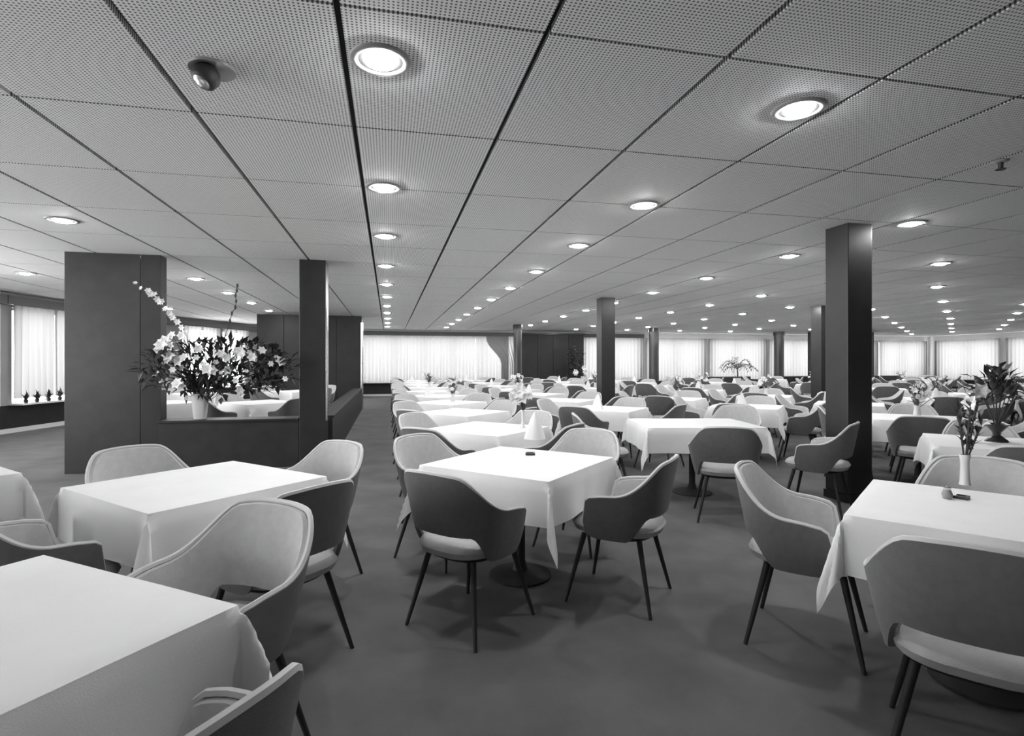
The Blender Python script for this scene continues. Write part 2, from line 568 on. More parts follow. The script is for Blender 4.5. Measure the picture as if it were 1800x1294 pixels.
LV = [2.555, 4.40, 6.08, 7.95, 9.8, 11.65, 13.5, 15.4, 17.3, 19.2, 21.1]
first = True
for u in LU:
    for v in LV:
        if u < -5 and v > 17: continue
        if abs(u + 3.05) < 0.1 and v < 5: continue      # an eyeball fitting hangs in this row instead
        q = pix(u, v, CEIL)
        vis = q is not None and -60 < q[0] < 1860 and -60 < q[1] < 1294
        if not vis: continue
        o = lamp0 if first else copy_tree(lamp0)
        first = False
        o.location = (u, v, CEIL - 0.001)
        if u == -0.035 and v == 2.555:
            tag(o, 'dazzling round downlight in the panel beside the eyeball spot fitting', 'ceiling light', 'round downlights in the ceiling')
        elif u == 2.16 and v == 2.555:
            tag(o, 'dazzling round downlight touching a panel joint above the aisle', 'ceiling light', 'round downlights in the ceiling')
        else:
            tag(o, 'round recessed ceiling downlight, %s from far wall in %s row from side curtains' % (ORD[len(LV) - 1 - LV.index(v)], ORD[LU.index(u)]), 'ceiling light', 'round downlights in the ceiling')

ey = empty('eyeball_spotlight', (-0.80, 2.80, CEIL))
tag(ey, 'unlit swivelling eyeball spot fitting in the ceiling', 'ceiling light')
MB().lathe([(0.075, -0.002), (0.10, -0.012), (0.104, 0.0)], 28).build('trim_ring', 'ring', ey, True)
b_ = MB().lathe([(0.02, 0.0), (0.05, -0.02), (0.062, -0.05), (0.055, -0.085), (0.045, -0.095)], 24)
ball = b_.build('swivel_head', 'gap', ey, True)
ball.rotation_euler = (math.radians(-18), math.radians(24), 0)
MB().lathe([(0.034, -0.097), (0.042, -0.090)], 20).build('lens_rim', 'metal', ball, True)
sp = empty('ceiling_sprinkler', (4.05, 2.91, CEIL))
tag(sp, 'small dark ceiling sprinkler with pale rose', 'sprinkler')
MB().lathe([(0.05, 0.0), (0.045, -0.008), (0.02, -0.012)], 20).build('rose', 'ring', sp, True)
MB().lathe([(0.016, -0.012), (0.014, -0.05), (0.03, -0.055), (0.03, -0.06)], 14).build('nozzle', 'gap', sp, True)

# ------------------------------------------------------------------ the armchair
def make_chair():
    root = empty('dining_armchair')
    NP, NS = 44, 9
    PH = math.radians(116)
    def ztop(a):
        a = abs(a)
        z = 0.83 - 0.015 * sstep(0, 40, a)
        q = max(0.0, min(1.0, (a - 30) / 54))
        xs = 0.34 * math.sin(math.radians(min(a, 90))) ** 0.78
        z -= 0.175 * (0.35 * q * q * (3 - 2 * q) + 0.15 * q + 0.5 * sstep(0.165, 0.345, xs))
        z -= 0.02 * sstep(84, 108, a)
        z -= 0.14 * sstep(104, 120, a) ** 1.5
        return z
    def zbot(a):
        a = abs(a)
        return 0.525 - 0.135 * sstep(38, 70, a) + 0.015 * sstep(104, 120, a)
    def plan(a, s, inset):
        ar = math.radians(a)
        w = 0.245 + 0.095 * s ** 0.8 - inset
        d = 0.235 + 0.085 * s ** 0.9 - inset
        sx, cx = math.sin(ar), math.cos(ar)
        e = 0.78
        x = w * math.copysign(abs(sx) ** e, sx)
        y = -d * math.copysign(abs(cx) ** e, cx)
        if y > 0:
            y *= 1.0
        return x, y
    n = NS + 1
    def layer(in0, in1, shrink):
        outer, inner = [], []
        for i in range(NP + 1):
            a = (-120 + 240 * i / NP) * (1 - shrink * 0.25)
            zt, zb = ztop(a) - shrink * 0.06, zbot(a) + shrink * 0.06
            for j in range(NS + 1):
                s = j / NS
                z = zb + (zt - zb) * s
                sl_ = max(0.0, min(1.0, (z - 0.40) / 0.43))
                outer.append((*plan(a, sl_, in0), z))
                inner.append((*plan(a, sl_, in1(s)), z - 0.003))
        off = len(outer)
        ff = []
        for i in range(NP):
            for j in range(NS):
                p = i * n + j
                ff.append((p, p + n, p + n + 1, p + 1))
                ff.append((off + p, off + p + 1, off + p + n + 1, off + p + n))
            p = i * n
            ff.append((p, off + p, off + p + n, p + n))
            p = i * n + NS
            ff.append((p, p + n, off + p + n, off + p))
        for i in (0, NP):
            for j in range(NS):
                p = i * n + j
                ff.append((p, p + 1, off + p + 1, off + p))
        return MB().add(outer + inner, ff), outer, inner
    sh, outer, inner = layer(0.0, lambda s: 0.019, 0.0)
    shell = put('back_shell', sh.mesh('back_shell', 'fabric', True), root)
    pad, _, _ = layer(0.0195, lambda s: 0.0195 + 0.026 * math.sin(PI * min(1, max(0, s * .8 + .1))) ** 0.5, 0.05)
    put('inner_padding', pad.mesh('inner_padding', 'fabric_lit', True), root)
    # pale piping round the rim
    rim = []
    for i in range(NP + 1):
        k = i * n + NS
        o_, i_ = Vector(outer[k]), Vector(inner[k])
        rim.append((o_ + i_) / 2 + Vector((0, 0, 0.004)))
    MB().tube(rim, 0.011, 6).build('piping', 'piping', shell, True)
    # domed seat cushion
    cu = MB()
    prof = [(0.6, 0.0), (0.94, 0.008), (1.0, 0.040), (0.95, 0.062), (0.7, 0.076), (0.3, 0.081)]
    vv, fc = [], []
    N = 28
    for r, z in prof:
        for k in range(N):
            a = 2 * PI * k / N
            ca, sa = math.cos(a), math.sin(a)
            ca = math.copysign(abs(ca) ** 0.7, ca)
            sa = math.copysign(abs(sa) ** 0.7, sa)
            vv.append((0.232 * r * ca, 0.01 + 0.262 * r * sa, 0.40 + z))
    for i in range(len(prof) - 1):
        for k in range(N):
            fc.append((i * N + k, i * N + (k + 1) % N, (i + 1) * N + (k + 1) % N, (i + 1) * N + k))
    fc.append(tuple(range(N - 1, -1, -1)))
    fc.append(tuple((len(prof) - 1) * N + k for k in range(N)))
    cu.add(vv, fc).build('seat_cushion', 'cushion', root, True)
    MB().lathe([(0.12, 0.372), (0.19, 0.38), (0.205, 0.4)], 24, sq=0.75).build('seat_pan', 'leg', root, True)
    for sx in (-1, 1):
        for sy in (-1, 1):
            MB().tube([(sx * 0.15, 0.01 + sy * 0.16, 0.385), (sx * 0.235, 0.01 + sy * 0.245, 0.0)], [0.016, 0.010], 8).build('leg', 'leg', root, True)
    return root
chair0 = make_chair()
note_kids(chair0)
used = [False]
def chair(x, y, facing, label, group=None):
    """facing: compass angle in degrees, 0 = +x, 90 = down the room"""
    o = copy_tree(chair0) if used[0] else chair0
    used[0] = True
    o.location = (x, y, 0)
    o.rotation_euler = (0, 0, math.radians(facing - 90))
    tag(o, label, 'chair')
    if group:
        o['group'] = group
    elif 'group' in o:
        del o['group']
    return o

# ------------------------------------------------------------------ tables and cloths
TH = 0.735
def table_parts(ax, ay):
    return [('tabletop', MB().box(-ax, ax, -ay, ay, TH - 0.03, TH).mesh('tabletop', 'tabletop', bevel=0.006)),
            ('pedestal', MB().lathe([(0.05, 0.04), (0.032, 0.1), (0.032, TH - 0.08), (0.12, TH - 0.03)], 16).mesh('pedestal', 'leg', True)),
            ('base_plate', MB().lathe([(0.20, 0), (0.20, 0.012), (0.06, 0.038)], 28).mesh('base_plate', 'void', True))]

def cloth_mesh(ax, ay, over, seed, n=44):
    rnd = random.Random(seed)
    ph = [rnd.random() * 6.28 for _ in range(8)]
    def axis(a):
        k = n // 4
        out = [-a - over + over * i / k for i in range(k)]
        m = n - 2 * k
        out += [-a + 2 * a * i / m for i in range(m + 1)]
        out += [a + over * (i + 1) / k for i in range(k)]
        return out
    X, Y = axis(ax), axis(ay)
    zt = TH + 0.006
    vv, ff = [], []
    R = 0.012
    for iy, y in enumerate(Y):
        for ix, x in enumerate(X):
            cx, cy = max(-ax, min(ax, x)), max(-ay, min(ay, y))
            ex, ey = abs(x) - ax, abs(y) - ay
            ex, ey = max(0, ex), max(0, ey)
            d = math.hypot(ex, ey)
            if d < 1e-6:
                w = 0.0012 * math.sin(x * 9 + ph[0]) * math.sin(y * 8 + ph[1])
                edge = min(ax - abs(x), ay - abs(y))
                vv.append((x, y, zt + max(0, w) - (0.004 if edge < 1e-4 else 0)))
                continue
            f = math.atan2(ey, ex)                         # 0 = x side, pi/2 = y side
            s2 = math.sin(2 * f) if ex > 0 and ey > 0 else 0.0
            t = d / over
            along = (y if ex > ey else x)
            fold = (0.004 + 0.006 * (n > 30)) * t * math.sin(along * 13 + ph[2 + (x > 0) + 2 * (y > 0)])
            pleat = 0.016 * t * math.sin(6 * f + ph[6]) * (s2 > 0)
            out = R * min(1, t * 5) + d * (0.02 + 0.31 * s2) + fold + pleat
            sgx, sgy = math.copysign(1, x), math.copysign(1, y)
            dirx, diry = (ex / d) * sgx, (ey / d) * sgy
            drop = d * (0.985 - 0.03 * s2 + 0.14 * s2 * t)
            vv.append((cx + dirx * out, cy + diry * out, zt - 0.004 - drop))
    m = len(X)
    for iy in range(len(Y) - 1):
        for ix in range(m - 1):
            p = iy * m + ix
            ff.append((p, p + 1, p + m + 1, p + m))
    me = MB().add(vv, ff).mesh('tablecloth', 'cloth', True)
    return me

A = 0.45
SQ = table_parts(A, A)
CL = [cloth_mesh(A + 0.004, A + 0.004, 0.25, s) for s in (1, 2, 3, 4)]
CLFAR = [cloth_mesh(A + 0.004, A + 0.004, 0.25, s, 20) for s in (11, 12, 13)]
def table(x, y, rot, tl, cl, gt=None, gc=None, parts=None, cm=None):
    e = empty('dining_table', (x, y, 0), math.radians(rot))
    tag(e, tl, 'table', gt)
    for nm, me in (parts or SQ):
        put(nm, me, e)
    c = put('tablecloth', cm or CL[0])
    c.location = (x, y, 0)
    c.rotation_euler = (0, 0, math.radians(rot))
    tag(c, cl, 'tablecloth', gc)
    return e

D = 0.675 / math.sqrt(2)
COMP = {'NE': (1, 1, 225), 'NW': (-1, 1, 315), 'SE': (1, -1, 135), 'SW': (-1, -1, 45)}
def seat(cx, cy, c, label, group=None, k=1.0, dx=0, dy=0, da=0):
    sx, sy, f = COMP[c]
    return chair(cx + sx * D * k + dx, cy + sy * D * k + dy, f + da, label, group)

# T1: the table with the square ashtray, in the middle of the aisle
T1 = (0.83, 3.45)
table(*T1, 45, 'square table under a white cloth with a small square ashtray', 'white cloth with long hanging corner, under the small square ashtray', cm=CL[0])
seat(*T1, 'NW', 'grey armchair at ashtray table, its back to the far windows, on divider side', dx=0.02, dy=-0.0, da=-4)
seat(*T1, 'SW', 'grey armchair at ashtray table, facing the far windows, on divider side', dx=0.07, dy=-0.07, da=-4)
seat(*T1, 'SE', 'grey armchair at ashtray table, facing the far windows, on thick column side', dx=0.03, dy=0.05, da=4)
seat(*T1, 'NE', 'grey armchair at ashtray table, its back to the far windows, on thick column side', k=1.06, dx=0.06, dy=0.02)
# T2: behind it
T2 = (0.92, 5.26)
table(*T2, 45, 'square table with slim stem vase and standing napkin, next behind the ashtray table', 'white cloth under slim stem vase and standing napkin', cm=CL[1])
seat(*T2, 'NW', 'grey armchair at stem vase table, its back to the far windows, on divider side')
seat(*T2, 'SW', 'grey armchair at stem vase table, facing the far windows, on divider side')
seat(*T2, 'SE', 'grey armchair at stem vase table, facing the far windows, on thick column side')
seat(*T2, 'NE', 'grey armchair at stem vase table, its back to the far windows, on thick column side')
# R1: wider table by the thick column
R1 = (3.13, 5.25)
RPARTS = table_parts(0.58, 0.45)
table(*R1, -12, 'wide table under a white cloth beside the thick dark column', 'broad white cloth on the wide table beside the thick dark column', parts=RPARTS, cm=cloth_mesh(0.584, 0.454, 0.25, 7))
chair(2.90, 4.34, 62, 'grey armchair with its back to the aisle at wide table by thick column')
chair(3.90, 4.36, 126, 'grey armchair right against the thick dark column at the wide table')
chair(2.20, 5.45, -14, 'grey armchair at narrow end of the wide table by the thick column')
chair(4.09, 5.92, 226, 'grey armchair behind the thick dark column at the wide table')
# R2
R2 = (2.49, 1.85)
table(*R2, 37.5, 'square table with slim white vase of leafy stems and small ashtray', 'white cloth with pointed hanging corner, under the slim white vase', cm=CL[2])
chair(2.03, 2.36, -46, 'grey armchair on the aisle at slim white vase table, its back to far windows')
chair(1.91, 1.46, 40, 'big grey armchair on the aisle at slim white vase table, facing far windows')
chair(2.49 + 0.555, 1.85 + 0.43, 217.5, 'grey armchair at slim white vase table, between it and footed vase table')
# R3
R3 = (4.70, 3.38)
table(*R3, 45, 'square table with dark footed vase of leafy branches by the thick column', 'white cloth under the dark footed vase of leafy branches', cm=CL[3])
seat(*R3, 'SW', 'dark armchair at footed vase table, facing the far windows', dx=0.02, dy=-0.02)
seat(*R3, 'NE', 'grey armchair behind the footed vase table, its back to far windows')
# L1, L2, L0: row beside the divider
L1 = (-1.02, 1.47)
table(*L1, 53, 'bare square table under a white cloth with two armchairs, beside the aisle', 'large plain white cloth with one sagging corner beside the aisle', cm=CL[1])
chair(-0.60, 2.03, 233, 'grey armchair with brightly lit inside, at bare table with two armchairs')
chair(-0.50, 1.08, 143, 'grey armchair facing the divider at bare table with two armchairs')
L2 = (-0.98, 3.22)
table(*L2, 45, 'bare square table under a white cloth between dark divider and two-armchair table', 'white cloth on the bare table with four armchairs before the divider', cm=CL[2])
seat(*L2, 'NW', 'grey armchair with pale rim at bare four-chair table, its back to the divider', dx=0.05, dy=0.05)
seat(*L2, 'SW', 'grey armchair at bare four-chair table, farthest from aisle and facing far windows')
seat(*L2, 'SE', 'dark armchair at bare four-chair table, its back to the aisle')
seat(*L2, 'NE', 'pale lit armchair at bare four-chair table, standing on the aisle before the divider')
L0 = (-2.70, 3.70)
table(*L0, 45, 'square table under a white cloth in the bay by the curtained side wall', 'white cloth with draped corner beside the pale-rimmed armchair', cm=CL[0])
seat(*L0, 'SE', 'dark armchair at the bay table before the curtained side wall', dx=-0.03, dy=-0.05)

# ------------------------------------------------------------------ tables across the far room
ROWS = [[(0.91, 7.06), (0.92, 8.84), (0.90, 10.62), (0.90, 12.4), (0.93, 14.2), (0.9, 16.1), (0.9, 18.0), (0.95, 20.0)],
        [(2.95, 7.15), (2.92, 8.95), (2.92, 10.8), (2.9, 12.7), (2.9, 14.8), (2.9, 17.2), (2.9, 19.9)],
        [(5.95, 5.15), (5.12, 7.1), (4.95, 8.9), (5.0, 13.0), (5.0, 15.3), (5.7, 17.6), (5.7, 20.3)],
        [(7.0, 7.2), (7.1, 9.3), (7.1, 11.5), (7.2, 13.9), (7.7, 16.1), (8.0, 18.5)],
        [(9.3, 7.7), (9.3, 9.7), (9.5, 13.6), (10.2, 16.1), (11.2, 18.6)],
        [(11.7, 8.8), (11.9, 11.2), (12.0, 13.6)],
        [(14.1, 10.3), (14.3, 12.9), (14.4, 15.6), (14.4, 18.4)],
        [(16.8, 12.0), (16.9, 14.8), (17.0, 17.8)],
        [(19.5, 14.0), (19.6, 17.2)],
        [(22.2, 15.6), (22.3, 18.8)],
        [(24.8, 17.6)]]
far_tables = []
WHERE = {}
bay_tables = [(-3.55, 9.75), (-2.0, 9.55), (-3.9, 12.6), (-2.05, 13.1)]
COLS = [(4.52, 4.66, .3), (4.5, 10.95, .3), (10.25, 11.35, .3), (4.5, 19.1, .25), (10.2, 19.9, .28), (16.9, 21.2, .28)]
SIDE = {'NW': 'divider side, back to far windows', 'SW': 'divider side, facing far windows',
        'NE': 'column side, back to far windows', 'SE': 'column side, facing far windows'}
rnd = random.Random(12)
for r_, row in enumerate(ROWS):
    for k, (x, y) in enumerate(row):
        far_tables.append((x, y))
        WHERE[(x, y)] = '%s table from far wall, %s row from divider' % (ORD[len(row) - 1 - k], ORD[r_])
        where = '%s table from far wall, %s row from divider' % (ORD[len(row) - 1 - k], ORD[r_])
        where_t = '%s from far wall in %s row from divider' % (ORD[len(row) - 1 - k], ORD[r_])
        rot = 45 + rnd.uniform(-4, 4)
        table(x, y, rot, 'white-clothed square table, ' + where_t, 'white cloth on the square table ' + where_t,
              'tables across the far room', 'white cloths across the far room', cm=CLFAR[(r_ + k) % 3])
        for c in ('NW', 'SW', 'SE', 'NE'):
            sx, sy, f = COMP[c]
            jx, jy = x + sx * (D + rnd.uniform(0, .06)), y + sy * (D + rnd.uniform(0, .05))
            ja = f + rnd.uniform(-9, 9)
            q = pix(jx, jy, 0.8)
            if q is None or not (-30 < q[0] < 1830):
                continue
            if any(math.hypot(jx - a, jy - b) < 0.35 + r for a, b, r in COLS):
                continue
            chair(jx, jy, ja, 'armchair, ' + SIDE[c] + ', ' + where, 'armchairs around the far tables')
for k, (x, y) in enumerate(bay_tables):
    near = ('next to the tall slab', 'next to the low wall', 'beside the curtains', 'beside the dark block')[k]
    table(x, y, 45 + rnd.uniform(-4, 4), 'white-clothed square table behind the divider, ' + near,
          'white cloth on a table behind the divider, ' + near, 'tables behind the divider', 'white cloths behind the divider', cm=CLFAR[k % 3])
    for c in ('NW', 'SW', 'SE', 'NE'):
        sx, sy, f = COMP[c]
        if (k, c) in ((0, 'SE'), (0, 'NE'), (2, 'SE'), (2, 'NE')):
            continue
        face = {'NW': 'facing the aisle wall', 'SW': 'facing the dark block', 'SE': 'facing the curtains', 'NE': 'facing the slab'}[c]
        chair(x + sx * (D + 0.02), y + sy * (D + 0.02), f, 'armchair %s at divider bay table %s' % (face, near), 'armchairs behind the divider')

# long dark banquettes under the far windows
def banquette(x, y, w, label):
    e = empty('banquette', (x, y, 0))
    tag(e, label, 'bench')
    MB().box(-w / 2, w / 2, -0.28, 0.2, 0.12, 0.43).build('seat', 'banquette', e, bevel=0.03)
    MB().box(-w / 2, w / 2, 0.205, 0.33, 0.12, 0.74).build('backrest', 'banquette', e, bevel=0.04)
    MB().box(-w / 2 + 0.1, w / 2 - 0.1, -0.2, 0.15, 0, 0.118).build('base', 'black', e)
    for s in (-1, 1):
        MB().box(s * (w / 2 + 0.005) - (0.1 if s < 0 else 0), s * (w / 2 + 0.005) + (0.1 if s > 0 else 0), -0.28, 0.33, 0.0, 0.62).build('arm', 'banquette', e, bevel=0.03)
banquette(15.35, 22.3, 2.2, 'long dark banquette under far windows beside the round column')
banquette(18.7, 22.3, 2.0, 'long dark banquette before far windows next to the wide dark slab')
banquette(-2.4, 22.3, 2.1, 'dark banquette under far window behind the dark block')
banquette(24.0, 22.3, 2.4, 'dark banquette in the corner under the bright far curtains')

# ------------------------------------------------------------------ flowers and table things
def blossom_mesh(r=0.05, n=6, m='petal'):
    mb = MB()
    for k in range(n):
        a = 2 * PI * k / n
        d = Vector((math.cos(a), math.sin(a), 0))
        s = Vector((-d.y, d.x, 0))
        p1 = d * r * 0.55 + Vector((0, 0, r * 0.45))
        tip = d * r + Vector((0, 0, r * 0.35))
        mb.add([(0, 0, 0), p1 + s * r * 0.33, p1 - s * r * 0.33, p1 + Vector((0, 0, -r * 0.12)), tip], [(0, 1, 3), (0, 3, 2), (1, 4, 3), (3, 4, 2)])
    return mb.mesh('blossom', m)
BL = {r: blossom_mesh(r) for r in (0.03, 0.045, 0.065, 0.085)}

def clear(p):
    """keep a local point of the arrangement in front of the slab and the column"""
    if p.x + base.x < -2.60 or p.x + base.x > -1.42:
        p.y = min(p.y, -0.30)
    return p

def orient(o, rnd, towards=None):
    d = Vector(towards) if towards is not None else Vector((rnd.uniform(-1, 1), rnd.uniform(-1, .4), rnd.uniform(-.2, 1)))
    o.rotation_mode = 'QUATERNION'
    o.rotation_quaternion = d.to_track_quat('Z', 'Y')

# --- the big arrangement on the divider
rnd = random.Random(21)
vp = PV(352, 738, 7.86)
fa = empty('flower_arrangement', (vp.x, 7.86, 0.642))
tag(fa, 'big arrangement of white flowers and dark leaves in white vase on divider', 'flowers')
base = Vector((vp.x, 7.86, 0.64))
MB().lathe([(0.068, 0), (0.072, 0.015), (0.10, 0.33), (0.094, 0.33), (0.07, 0.05)], 24, sq=0.6).build('vase', 'vase', fa, True)
zf = lambda x, y: ((230 + x / 4.62), (480 + y / 4.62))
spots = [(250, 590, .085), (225, 630, .065), (310, 560, .085), (330, 600, .065), (350, 515, .065), (420, 510, .065), (345, 680, .085), (400, 715, .085), (440, 690, .065),
         (300, 720, .045), (340, 790, .045), (215, 810, .065), (385, 905, .085), (405, 920, .065), (310, 890, .065), (300, 930, .045), (620, 790, .085), (650, 800, .085), (590, 740, .045),
         (545, 620, .065), (620, 690, .045), (735, 660, .065), (775, 690, .065), (870, 650, .085), (890, 640, .065), (840, 700, .045), (985, 685, .065), (960, 650, .045),
         (1060, 635, .065), (1180, 690, .045), (1230, 725, .085), (1135, 740, .045), (790, 790, .065), (880, 960, .065), (900, 990, .045), (850, 875, .045),
         (1250, 865, .045), (690, 730, .045), (530, 690, .045), (420, 770, .045), (460, 1020, .045), (940, 800, .03), (545, 820, .03), (730, 810, .03)]
stems = MB()
for x, y, r in spots:
    px, py = zf(x, y)
    p = clear(PV(px, py, 7.86 + rnd.uniform(-0.40, -0.16)) - base)
    o = put('blossom', BL[r], fa)
    o.location = p
    orient(o, rnd, (p.x * .5 + rnd.uniform(-.3, .3), -0.8, rnd.uniform(.0, .5)))
    stems.tube([(p.x * 0.05, p.y * 0.05, 0.2), (p.x * 0.4, p.y * 0.4, 0.3 + (p.z - 0.2) * 0.45), p], 0.004, 4, False)
sp1 = [(40, 85), (90, 125), (145, 150), (165, 175), (195, 180), (215, 215), (240, 235), (265, 238), (290, 295), (320, 330), (345, 365), (385, 400), (420, 445), (450, 490)]
pts = []
for k, (x, y) in enumerate(sp1):
    p = clear(PV(*zf(x, y), 7.86 - 0.3) - base)
    pts.append(p)
    o = put('floret', BL[0.03 if k in (0, 1) else 0.045], fa)
    o.location = p + Vector((0, -0.01, 0))
    orient(o, rnd, (rnd.uniform(-.6, .6), -1, rnd.uniform(-.2, .6)))
stems.tube([Vector((0, 0, .25))] + pts[::-1], 0.005, 4, False)
sp2 = [(865, 105), (860, 145), (850, 185), (855, 230), (848, 280), (820, 330), (805, 390), (780, 470)]
pts = [PV(*zf(x, y), 7.9) - base for x, y in sp2]
stems.tube([Vector((0.02, 0, .25))] + pts[::-1], 0.0045, 4, False)
bud = MB()
for p in pts[:-1]:
    bud.lathe([(0.004, -0.03), (0.014, -0.01), (0.014, 0.012), (0.004, 0.03)], 6, p)
bud.build('bud_spike', 'stem', fa)
stems.build('stems', 'stem', fa)
lf = MB()
for k in range(820):
    a = rnd.uniform(0, 2 * PI)
    rr = math.sqrt(rnd.random())
    x = 0.32 + 0.90 * rr * math.cos(a)
    z = 0.64 + 0.36 * rr * math.sin(a)
    y = rnd.uniform(-0.28, 0.22) * (1 - 0.5 * rr)
    b0 = clear(Vector((x, y, z)))
    if b0.y < -0.29 and rnd.random() < 0.35: continue
    dr = Vector((x * 0.8 + rnd.uniform(-.5, .5), rnd.uniform(-.7, .4), rnd.uniform(-.5, 0.9))).normalized()
    leaf_mesh(lf, b0, clear(b0 + dr * rnd.uniform(0.10, 0.22)), rnd.uniform(0.04, 0.085))
for k in range(26):
    a = rnd.uniform(-1, 1)
    b0 = Vector((0.05 * a, 0, 0.3))
    leaf_mesh(lf, b0, b0 + Vector((0.45 * a + .05, rnd.uniform(-.2, .2), rnd.uniform(.25, .6))), 0.05)
x = lf.build('foliage', 'leaf', fa); x['kind'] = 'stuff'

def bouquet(px, py, zt, name, label, kind='stem', seed=1, group=None, vm='vase', xy=None):
    rnd = random.Random(seed)
    p = P(px, py, zt) if xy is None else Vector((*xy, zt))
    e = empty(name, (p.x, p.y, zt))
    tag(e, label, 'flowers', group)
    st, lf = MB(), MB()
    if kind == 'stem':          # a slim vase with one big white bloom
        MB().lathe([(0.028, 0), (0.022, 0.015), (0.012, 0.06), (0.014, 0.17), (0.011, 0.17), (0.01, 0.03)], 14).build('vase', vm, e, True)
        st.tube([(0, 0, .05), (-0.01, 0, .2), (-0.03, 0, .3)], 0.004, 5)
        for (a, b, r) in ((-0.05, .34, .085), (-0.02, .29, .085), (-0.075, .28, .065), (0.06, .30, .045), (-0.03, .38, .065)):
            o = put('blossom', BL[r], e); o.location = (a, rnd.uniform(-.02, .02), b); orient(o, rnd, (a * 4, -1, .4))
        for k in range(7):
            a = rnd.uniform(0, 6.28)
            leaf_mesh(lf, (0, 0, .16), (.1 * math.cos(a), .1 * math.sin(a), rnd.uniform(.2, .32)), .03)
    elif kind == 'posy':
        MB().lathe([(0.035, 0), (0.04, 0.03), (0.028, 0.09), (0.038, 0.13), (0.034, 0.13), (0.026, .05)], 14).build('vase', vm, e, True)
        for k in range(12):
            a, rr = rnd.uniform(0, 6.28), rnd.uniform(.03, .15)
            q = Vector((rr * math.cos(a), rr * math.sin(a), rnd.uniform(.2, .38)))
            o = put('blossom', BL[rnd.choice((.03, .045, .065))], e); o.location = q; orient(o, rnd, (q.x * 4, q.y * 4 - .4, .5))
            st.tube([(0, 0, .08), q], 0.003, 4, False)
        for k in range(26):
            a, rr = rnd.uniform(0, 6.28), rnd.uniform(.05, .2)
            leaf_mesh(lf, (0, 0, .13), (rr * math.cos(a), rr * math.sin(a), rnd.uniform(.16, .42)), .04)
    elif kind == 'tall':        # tall leafy stems spreading upward
        MB().lathe([(0.026, 0), (0.022, 0.02), (0.018, 0.12), (0.026, 0.155), (0.022, 0.155), (0.014, .04)], 14).build('vase', vm, e, True)
        for k in range(9):
            a = rnd.uniform(0, 6.28)
            sp_ = rnd.uniform(.02, .11)
            h = rnd.uniform(.30, .50)
            top = Vector((sp_ * math.cos(a), sp_ * math.sin(a), h))
            st.tube([(0, 0, .1), top], 0.004, 4, False)
            for q in range(7):
                t = .35 + .65 * q / 6
                b0 = Vector((0, 0, .1)).lerp(top, t)
                leaf_mesh(lf, b0, b0 + Vector((rnd.uniform(-.05, .05), rnd.uniform(-.05, .05), rnd.uniform(.02, .08))), .022)
            if k % 2:
                o = put('blossom', BL[.045], e); o.location = top; orient(o, rnd)
    elif kind == 'bush':        # dark footed bowl with a dense leafy head
        MB().lathe([(0.075, 0), (0.07, 0.012), (0.026, 0.05), (0.03, 0.075), (0.085, 0.14), (0.08, 0.14), (.02, .08)], 20).build('vase', vm, e, True)
        for k in range(150):
            a, ph = rnd.uniform(0, 6.28), rnd.uniform(-.4, 1.4)
            rr = rnd.uniform(.04, .19)
            b0 = Vector((rr * math.cos(a) * math.cos(ph), rr * math.sin(a) * math.cos(ph), .36 + rr * 1.25 * math.sin(ph)))
            leaf_mesh(lf, b0, b0 + Vector((.4 * math.cos(a), .4 * math.sin(a), rnd.uniform(-.3, .9))).normalized() * rnd.uniform(.06, .12), .045)
        for k in range(12):
            a = rnd.uniform(0, 6.28)
            st.tube([(0, 0, .1), (.12 * math.cos(a), .12 * math.sin(a), rnd.uniform(.25, .5))], 0.004, 4, False)
    elif kind == 'palm':
        MB().lathe([(0.08, 0), (0.11, 0.2), (0.10, 0.2)], 16).build('vase', vm, e, True)
        st.tube([(0, 0, .15), (0.02, 0, .3), (0.0, 0, .45)], 0.018, 6)
        for k in range(13):
            a = 2 * PI * k / 13 + rnd.uniform(-.2, .2)
            L_, up_ = rnd.uniform(.32, .5), rnd.uniform(.1, .42)
            fr = []
            for q in range(9):
                t = q / 8
                fr.append(Vector((L_ * t * math.cos(a), L_ * t * math.sin(a), .45 + up_ * math.sin(t * 2.3) - .12 * t * t)))
            st.tube(fr, 0.005, 4, False)
            for q in range(1, 9):
                sd = Vector((-math.sin(a), math.cos(a), 0))
                dn = (fr[q] - fr[q - 1]).normalized()
                for sg in (-1, 1):
                    leaf_mesh(lf, fr[q], fr[q] + (sd * sg * .8 + dn * .7 + Vector((0, 0, -.25))).normalized() * .14, .035)
    if st.v: st.build('stems', 'stem', e)
    if lf.v:
        x = lf.build('foliage', 'leafpale' if kind == 'posy' else 'leaf', e); x['kind'] = 'stuff'
    return e

ZC = TH + 0.008
bouquet(919, 752, ZC, 'flower_vase', 'slim stem vase with one cluster of big white blooms', 'stem', 3)
bouquet(1696, 852, ZC, 'flower_vase', 'slim white vase holding tall dark leafy stems', 'tall', 4)
bouquet(1752, 776, ZC, 'flower_vase', 'dark footed vase with a dense round head of leaves', 'bush', 5, vm='vasedark')
for k, (x, y) in enumerate([(2.90, 12.7), (4.95, 8.9), (7.1, 9.3), (7.0, 7.2), (7.1, 11.5), (0.93, 14.2), (0.92, 8.84), (9.3, 9.7), (5.0, 13.0), (9.3, 7.7), (12.0, 13.6), (5.95, 5.15), (14.3, 12.9)]):
    bouquet(0, 0, ZC, 'flower_vase', 'vase of white flowers on ' + WHERE[(x, y)], 'posy', 30 + k, 'flower vases on the far tables', xy=(x + 0.1, y + 0.1))
bouquet(0, 0, ZC, 'potted_palm', 'small dark potted palm standing on a table before the bright curtains', 'palm', 60, xy=(9.5, 13.6))
